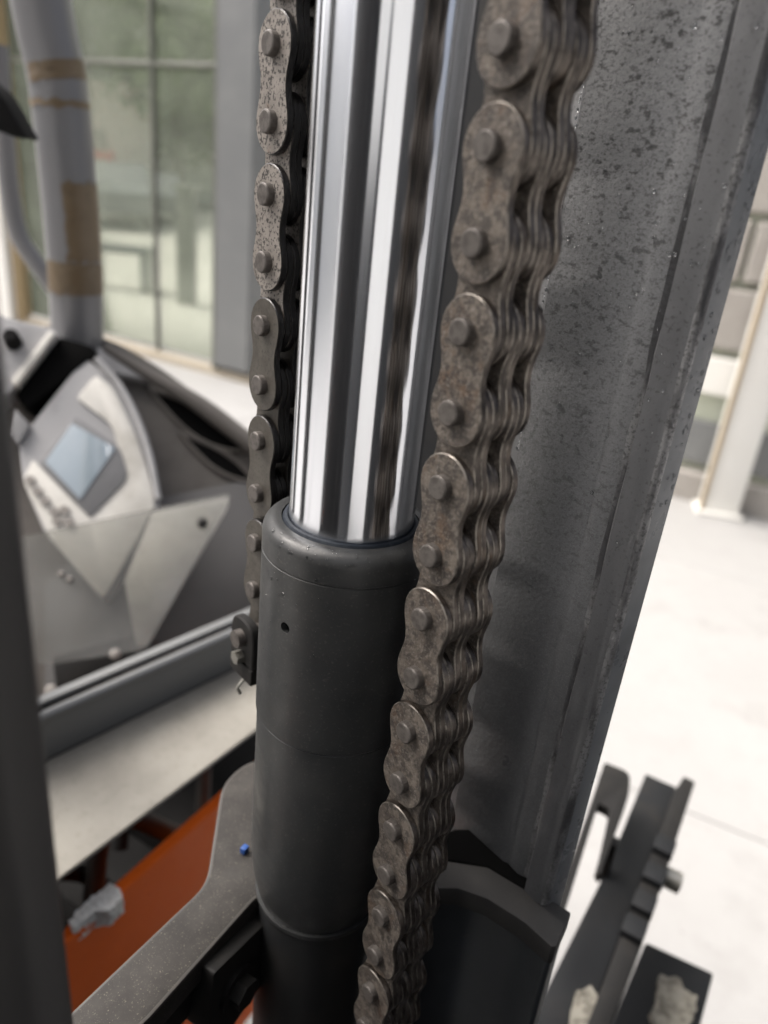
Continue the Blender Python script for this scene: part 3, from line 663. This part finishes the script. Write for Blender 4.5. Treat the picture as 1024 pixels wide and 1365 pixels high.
# ---------------------------------------------------------------- left background: glazed front
g0, g1 = atZ(150, 461, .01), atZ(330, 509, .01)
gx = (g1-g0).normalized(); gy = Vector((-gx.y, gx.x, 0)); gy = gy if gy.dot(g0) > 0 else -gy
def gpt(px, py): return atP(px, py, g0, gy)
win = thing('glazed_front', g0, 'wide dusty glazed front with grey pillar and thin mullions behind the truck', 'window')
def gu(px, py): return (gpt(px, py)-g0).dot(gx)
def gbar(name, u0, u1, z0, z1, d, m, dep=.08): return obj(name, box(g0 + gx*(u0+u1)/2 + gy*d + ZZ*((z0+z1)/2 - g0.z), gx*(u1-u0), gy*dep, ZZ*(z1-z0), .006, 1), m, win)
uL, uR = gu(-60, 380), gu(420, 480)
uP0, uP1 = gu(298, 300), gu(345, 300)
gbar('bottom_rail', uL, uR, 0, .06, 0, M['woodrail'], .1)
gbar('grey_pillar', uP0, uP1, .09, 3.6, .0, M['greyframe'], .16)
gbar('pillar_edge', uP0-.035, uP0-.006, .06, 3.6, -.02, M['paleframe'], .1)
uM = gu(203, 150)
zT = gpt(250, 86).z
gbar('mullion', uM-.012, uM+.012, .06, 3.6, .01, M['paleframe'], .04)
gbar('transom', uL, uP0-.06, zT-.014, zT+.014, .012, M['paleframe'], .034)
gbar('left_post', gu(-8, 300), gu(8, 300), 0, 3.6, -.03, M['whiteframe'], .12)
gbar('left_post', gu(10, 300), gu(21, 300), 0, 3.6, -.06, M['whiteframe'], .12)
gbar('left_strip', gu(23, 360), gu(34, 360), 0, 3.6, -.02, M['tanframe'], .08)
for u0, u1, z0, z1 in ((uL, uM-.021, .09, zT-.021), (uL, uM-.021, zT+.021, 3.6), (uM+.021, uP0-.051, .09, zT-.021), (uM+.021, uP0-.051, zT+.021, 3.6)):
    gbar('pane', u0, u1, z0, z1, .02, M['pane'], .008)

# ---------------------------------------------------------------- added out of frame: walls and posts for the chrome, plates shading the mast
ws = thing('workshop', Vector((0, -5.2, 0)), 'white sided building front across the yard, added behind the camera for the chrome', 'building')  # unseen front, added to fill the chrome's reflection with white
for k in range(14): obj('siding_panel', box((-7.8 + 1.2*k, -5.3, 2.2), (1.19, 0, 0), (0, .1, 0), (0, 0, 4.4), .01, 1), M['siding'], ws)
obj('eave', box((0, -5.2, 4.5), (17, 0, 0), (0, .5, 0), (0, 0, .14), .01), M['roof'], ws)
yw = thing('yard_wall', Vector((-8.5, 0, 0)), 'long white wall left of the truck, added for the chrome to mirror', 'wall')  # unseen wall, added as a white backdrop in the chrome
for k in range(8): obj('wall_panel', box((-8.6, -4.4 + 1.2*k, 1.6), (.1, 0, 0), (0, 1.19, 0), (0, 0, 3.2), .01, 1), M['siding'], yw)
obj('coping', box((-8.6, -.2, 3.25), (.3, 0, 0), (0, 9.7, 0), (0, 0, .1), .01), M['roof'], yw)
def reflection_post(az_, dist, r, label):  # unseen post, added for a dark band in the chrome
    d = Vector((math.sin(az_), -math.cos(az_), 0)); p = Vector((C0.x, C0.y, 0)) + d*dist
    h_ = thing('reflection_post', p + ZZ*.3, label, 'added post', 'added posts left of the mast')
    obj('shaft', tube([p + ZZ*.3, p + ZZ*2.2], r, 24), M['post'], h_); obj('foot_plate', tube([p + ZZ*.29, p + ZZ*.31], r*1.8, 24), M['post'], h_)
reflection_post(rad(-93), .27, .030, 'slimmer dark post nearer the left upright, added to streak the chrome')
reflection_post(rad(-125), .42, .040, 'stouter dark post farther back toward the taped tube, added to streak the chrome')
car_ = thing('front_light_blocker', mast(-.06, -.22, -1.2), 'dark plate just below the frame, added to block light from the lower mast', 'light blocker')  # unseen blocker, added to keep light off the mast's lower parts
obj('blocker_upright', box(mast(.04, -.45, -.15), LAT*.36, FOR*.03, ZZ*1.7, .004), M['cross'], car_)  # added dark backdrop for the chain mirrored in the rod
obj('blocker_plate', box(mast(-.05, -.240, -.62), LAT*1.1, FOR*.03, ZZ*.72, .004), M['cross'], car_)
lb = thing('rear_light_blocker', mast(-.5, -.3, -.6), 'dark sheet just behind the camera, added to block light from the lower mast', 'load backrest')  # added blocker, topped low so the mast gets darker downwards
obj('sheet', box(mast(-.58, -.30, -.36), LAT*.52, FOR*.006, ZZ*.76, .001), M['cross'], lb)
for l_ in (-.84, -.58, -.32): obj('rib', box(mast(l_, -.315, -.30), LAT*.03, FOR*.022, ZZ*.86, .002), M['cross'], lb)
sp_ = thing('left_light_blocker', mast(-.215, .3, -1.3), 'dark sheet just outside the left edge of the frame, added to block side light', 'truck panel')  # added blocker out of frame, stops light from the left
obj('panel_sheet', box(mast(-.215, .20, -.85), LAT*.008, FOR*.36, ZZ*.8, .002), M['cross'], sp_)
obj('panel_edge', tube([mast(-.215, .02, -.45), mast(-.215, .38, -.45)], .007, 12), M['cross'], sp_)
mc = tag(obj('low_light_blocker', box(mast(-.075, -.135, -.82), LAT*.25, FOR*.02, ZZ*.88, .004), M['cross']), 'dark plate between the mast uprights just below the frame, added to block floor light', 'crossmember')  # added blocker out of frame, stops light bouncing off the floor

# ---------------------------------------------------------------- what stands beyond the glass
def far(px, py, d):                                   # point on that ray at ground distance d
    r = ray(px, py); return CAM + r*(d/math.hypot(r.x, r.y))
def ground_at(px, d): p = far(px, 300, d); return Vector((p.x, p.y, 0))
rw = tag(obj('road', prism([ground_at(252, 7) + ZZ*.004, ground_at(330, 7) + ZZ*.004, ground_at(330, 34) + ZZ*.004, ground_at(262, 34) + ZZ*.004], -ZZ*.003, 0), M['floor']), None, None, None, 'structure')
lw = tag(obj('lawn', prism([ground_at(230, 34) + ZZ*.005, ground_at(420, 34) + ZZ*.005, ground_at(420, 90) + ZZ*.005, ground_at(150, 90) + ZZ*.005], -ZZ*.003, 0), M['grass']), None, None, None, 'structure')
# siding house
hc0, hc1 = ground_at(80, 26), ground_at(206, 26)
hx = (hc1-hc0).normalized(); hy = Vector((-hx.y, hx.x, 0)); hy = hy if hy.y > 0 else -hy
house = thing('siding_house', (hc0+hc1)/2, 'white house with horizontal siding and grey roof beyond the glazed front', 'house')
hw = (hc1-hc0).length
obj('core', box((hc0+hc1)/2 + hy*2 + ZZ*1.6, hx*hw, hy*4, ZZ*3.2), M['siding'], house)
for k in range(16):
    b_ = box(hc0 + hx*hw/2 - hy*.02 + ZZ*(.12 + k*.19), hx*(hw-.02), hy*.03, ZZ*.17, .008, 1); obj('board', b_, M['siding'], house)
rp = [hc0 - hx*.3 - hy*.4 + ZZ*3.15, hc1 + hx*.3 - hy*.4 + ZZ*3.15, hc1 - hx*.6 + hy*2 + ZZ*4.8, hc0 + hx*.6 + hy*2 + ZZ*4.8]
obj('roof', prism(rp, ZZ*.12, .02), M['roof'], house)
obj('fascia', box((hc0+hc1)/2 - hy*.45 + ZZ*3.1, hx*(hw+.6), hy*.04, ZZ*.2, .01), M['whiteframe'], house)
gb_ = obj('door', box(hc0 + hx*hw*.35 - hy*.05 + ZZ*1.0, hx*.9, hy*.04, ZZ*1.9, .01), M['panel2'], house)
obj('handle', box(hc0 + hx*(hw*.35+.35) - hy*.09 + ZZ*1.0, hx*.1, hy*.04, ZZ*.03, .005), M['black'], gb_)
# pale building with lit gable
h2 = ground_at(262, 30); 
h2x = hx; bl2 = thing('pale_building', h2, 'pale building with dark sloping roof far beyond the glass', 'building')
obj('wall', box(h2 + hy*2 + ZZ*2.9, hx*3.6, hy*4, ZZ*5.8), M['siding'], bl2)
obj('roof', prism([h2 - hx*2.4 - hy*.3 + ZZ*7.4, h2 + hx*2.6 - hy*.3 + ZZ*5.6, h2 + hx*2.6 + hy*4 + ZZ*5.6, h2 - hx*2.4 + hy*4 + ZZ*7.4], ZZ*.3, .03), M['roof'], bl2)
wn = obj('window', box(h2 - hx*.7 - hy*.03 + ZZ*3.6, hx*1.0, hy*.08, ZZ*1.3, .02), M['whiteframe'], bl2); obj('pane', box(h2 - hx*.7 - hy*.075 + ZZ*3.6, hx*.8, hy*.02, ZZ*1.1), M['glassdark'], wn)

def car(name, p, ang, m, label, s=1):
    r = thing(name, p, label, 'car'); x = Vector((math.cos(ang), math.sin(ang), 0)); y = Vector((-x.y, x.x, 0))
    sec = [(-2.1, .35), (-2.1, .85), (-1.9, .95), (-1.3, .98), (-.7, 1.45), (.6, 1.47), (1.2, 1.0), (1.95, .88), (2.1, .7), (2.1, .35)]
    obj('body', prism([p + x*a*s + ZZ*b*s - y*.85*s for a, b in sec], y*1.7*s, .06*s, 2), m, r)
    for sg in (-1, 1):
        obj('side_window', prism([p + x*a*s + ZZ*b*s + y*sg*.86*s for a, b in ((-1.1, 1.0), (-.65, 1.38), (.55, 1.4), (1.0, 1.0))], y*sg*.01, 0), M['glassdark'], r)
        for xx in (-1.3, 1.3):
            c = p + x*xx*s + y*sg*.74*s + ZZ*.33*s; obj('wheel', tube([c, c + y*sg*.14*s], .33*s, 20), M['tyre'], r)
        obj('headlight', box(p + x*2.09*s + y*sg*.6*s + ZZ*.68*s, x*.04, y*.3*s, ZZ*.12*s, .01), M['whiteframe'], r)
car('parked_car', ground_at(150, 18), 1.95, M['carblue'], 'dark slate car parked before the white siding house', .82)
car('parked_car', ground_at(203, 20), 1.9, M['carblue'], 'dark car parked right of the other, by the house corner', .72)
car('parked_car', ground_at(112, 23), 1.97, M['red'], 'red car partly hidden behind the taped tube', .95)
# dark bollard-like bin and a low blue bench
gp1 = ground_at(249, 8.2)
bn = thing('gate_pillar', gp1, 'slim dark grey pillar standing beyond the glass', 'pillar')
obj('shaft', box(gp1 + ZZ*.55, (.17, 0, 0), (0, .17, 0), (0, 0, 1.1), .01), M['greyframe'], bn)
obj('cap', box(gp1 + ZZ*1.12, (.22, 0, 0), (0, .22, 0), (0, 0, .04), .008), M['greyframe'], bn)
bq = ground_at(160, 9.0); bw = thing('low_bench', bq, 'low slate blue bench beyond the glass', 'bench')
obj('seat', box(bq + ZZ*.42, (.7, 0, 0), (0, .35, 0), (0, 0, .06), .01), M['carblue'], bw)
for sx in (-.28, .28): obj('leg', box(bq + Vector((sx, 0, .2)), (.06, 0, 0), (0, .3, 0), (0, 0, .38), .005), M['carblue'], bw)

# trees beyond
def tree(p, h, cr, label, seed, n=5200):
    rnd = random.Random(seed)
    t = thing('broadleaf_tree', p, label, 'tree', 'trees beyond the glazed front')
    obj('trunk', tube(spline([p, p + Vector((.1, 0, h*.25)), p + Vector((-.1, .1, h*.55)), p + Vector((.1, 0, h*.85))], 5), [.22*(1-.8*k/15) for k in range(16)], 10), M['bark'], t)
    bm = bmesh.new()
    cl = []
    for k in range(26):
        a_ = rnd.random()*6.28; rr = cr*math.sqrt(rnd.random())*.8; zz_ = h*(.3 + .65*rnd.random())
        cl.append((p + Vector((rr*math.cos(a_), rr*math.sin(a_), zz_)), cr*(.25+.25*rnd.random())))
    for k in range(n):
        c, r_ = rnd.choice(cl); v = Vector((rnd.gauss(0, 1), rnd.gauss(0, 1), rnd.gauss(0, .8))).normalized()*r_*(rnd.random()**.4)
        q = c + v; s_ = .10 + .12*rnd.random()
        a1 = Vector((rnd.gauss(0, 1), rnd.gauss(0, 1), rnd.gauss(0, 1))).normalized(); b1_ = a1.orthogonal().normalized()
        bm.faces.new([bm.verts.new(q + a1*s_), bm.verts.new(q + b1_*s_*.5), bm.verts.new(q - a1*s_), bm.verts.new(q - b1_*s_*.5)])
    obj('crown', bm, M['leaf'], t)
tree(ground_at(150, 34), 12, 3.6, 'tall leafy tree behind the white siding house', 1)
tree(ground_at(60, 24), 10, 4.2, 'leafy tree seen left of the taped tube', 2)
tree(ground_at(215, 34), 8, 3.5, 'leafy tree standing right of the siding house', 3)
tree(ground_at(110, 40), 11, 4.0, 'broad leafy tree far behind the house roof', 5)
tree(ground_at(180, 46), 13, 4.6, 'tallest leafy tree beyond the house, rising over its roof', 6)
tree(ground_at(235, 27), 6.5, 2.6, 'small leafy tree between the house and the road', 7)
tree(ground_at(330, 30), 7, 3.0, 'leafy tree beyond the road, partly behind the grey pillar', 8)
tree(ground_at(310, 42), 7, 4.0, 'lower leafy tree behind the pale building and road end', 4)

# ---------------------------------------------------------------- water droplets
def drops(name, items, label):
    bm = bmesh.new()
    for p, n_, r_ in items:
        tmp = bmesh.new(); bmesh.ops.create_icosphere(tmp, subdivisions=2, radius=1)
        q = n_.to_track_quat('Z', 'Y').to_matrix().to_4x4()
        bmesh.ops.transform(tmp, matrix=Matrix.Translation(p) @ q @ Matrix.Diagonal((r_, r_*random.uniform(.8, 1.2), r_*.6, 1)), verts=tmp.verts)
        me = bpy.data.meshes.new('t'); tmp.to_mesh(me); tmp.free(); bm.from_mesh(me); bpy.data.meshes.remove(me)
    for f in bm.faces: f.smooth = True
    return tag(obj(name, bm, M['water']), label, None, None, 'stuff')
it = []
for k in range(260):
    f = -.023 - random.random()*.066; z = random.uniform(-.12, .17) if random.random() < .8 else random.uniform(-.3, .17)
    l = W if f > -.067 else W-.005
    if -.075 < f < -.067: continue
    it.append((mast(l, f, z), -LAT, random.choice((.0003, .0004, .0004, .0006, .0008))))
for k in range(200): it.append((mast(W, -.0228 + random.uniform(-.0005, .0004), random.uniform(-.1, .17)), -LAT, random.uniform(.0003, .0007)))
for k in range(120): it.append((mast(W + random.uniform(.001, .0108), -.0905, random.uniform(-.1, .16)), -FOR, random.choice((.0004, .0006, .0009))))
drops('water_droplets', it, 'fine rain droplets clinging to the grey mast channel')
it = []
for k in range(170):
    a_ = random.uniform(-2.7, -.3); 
    if random.random() < .55: t = random.uniform(.2, 1.5); r_ = RB-rf+rf*math.cos(t); z = zt-rf+rf*math.sin(t); nn = Vector((math.cos(a_)*math.cos(t), math.sin(a_)*math.cos(t), math.sin(t)))
    else: r_ = RB; z = -.135 - abs(random.gauss(0, .035)); nn = Vector((math.cos(a_), math.sin(a_), 0))
    if z < -.21: continue
    it.append((Vector((C0.x + r_*math.cos(a_), C0.y + r_*math.sin(a_), CAMZ+z)), nn, random.choice((.0003, .0004, .0004, .0006))))
drops('water_droplets', it, 'tiny rain droplets on the black cylinder rim')

S.cycles.max_bounces = 8; S.cycles.transparent_max_bounces = 12
S.cycles.caustics_reflective = False; S.cycles.caustics_refractive = False
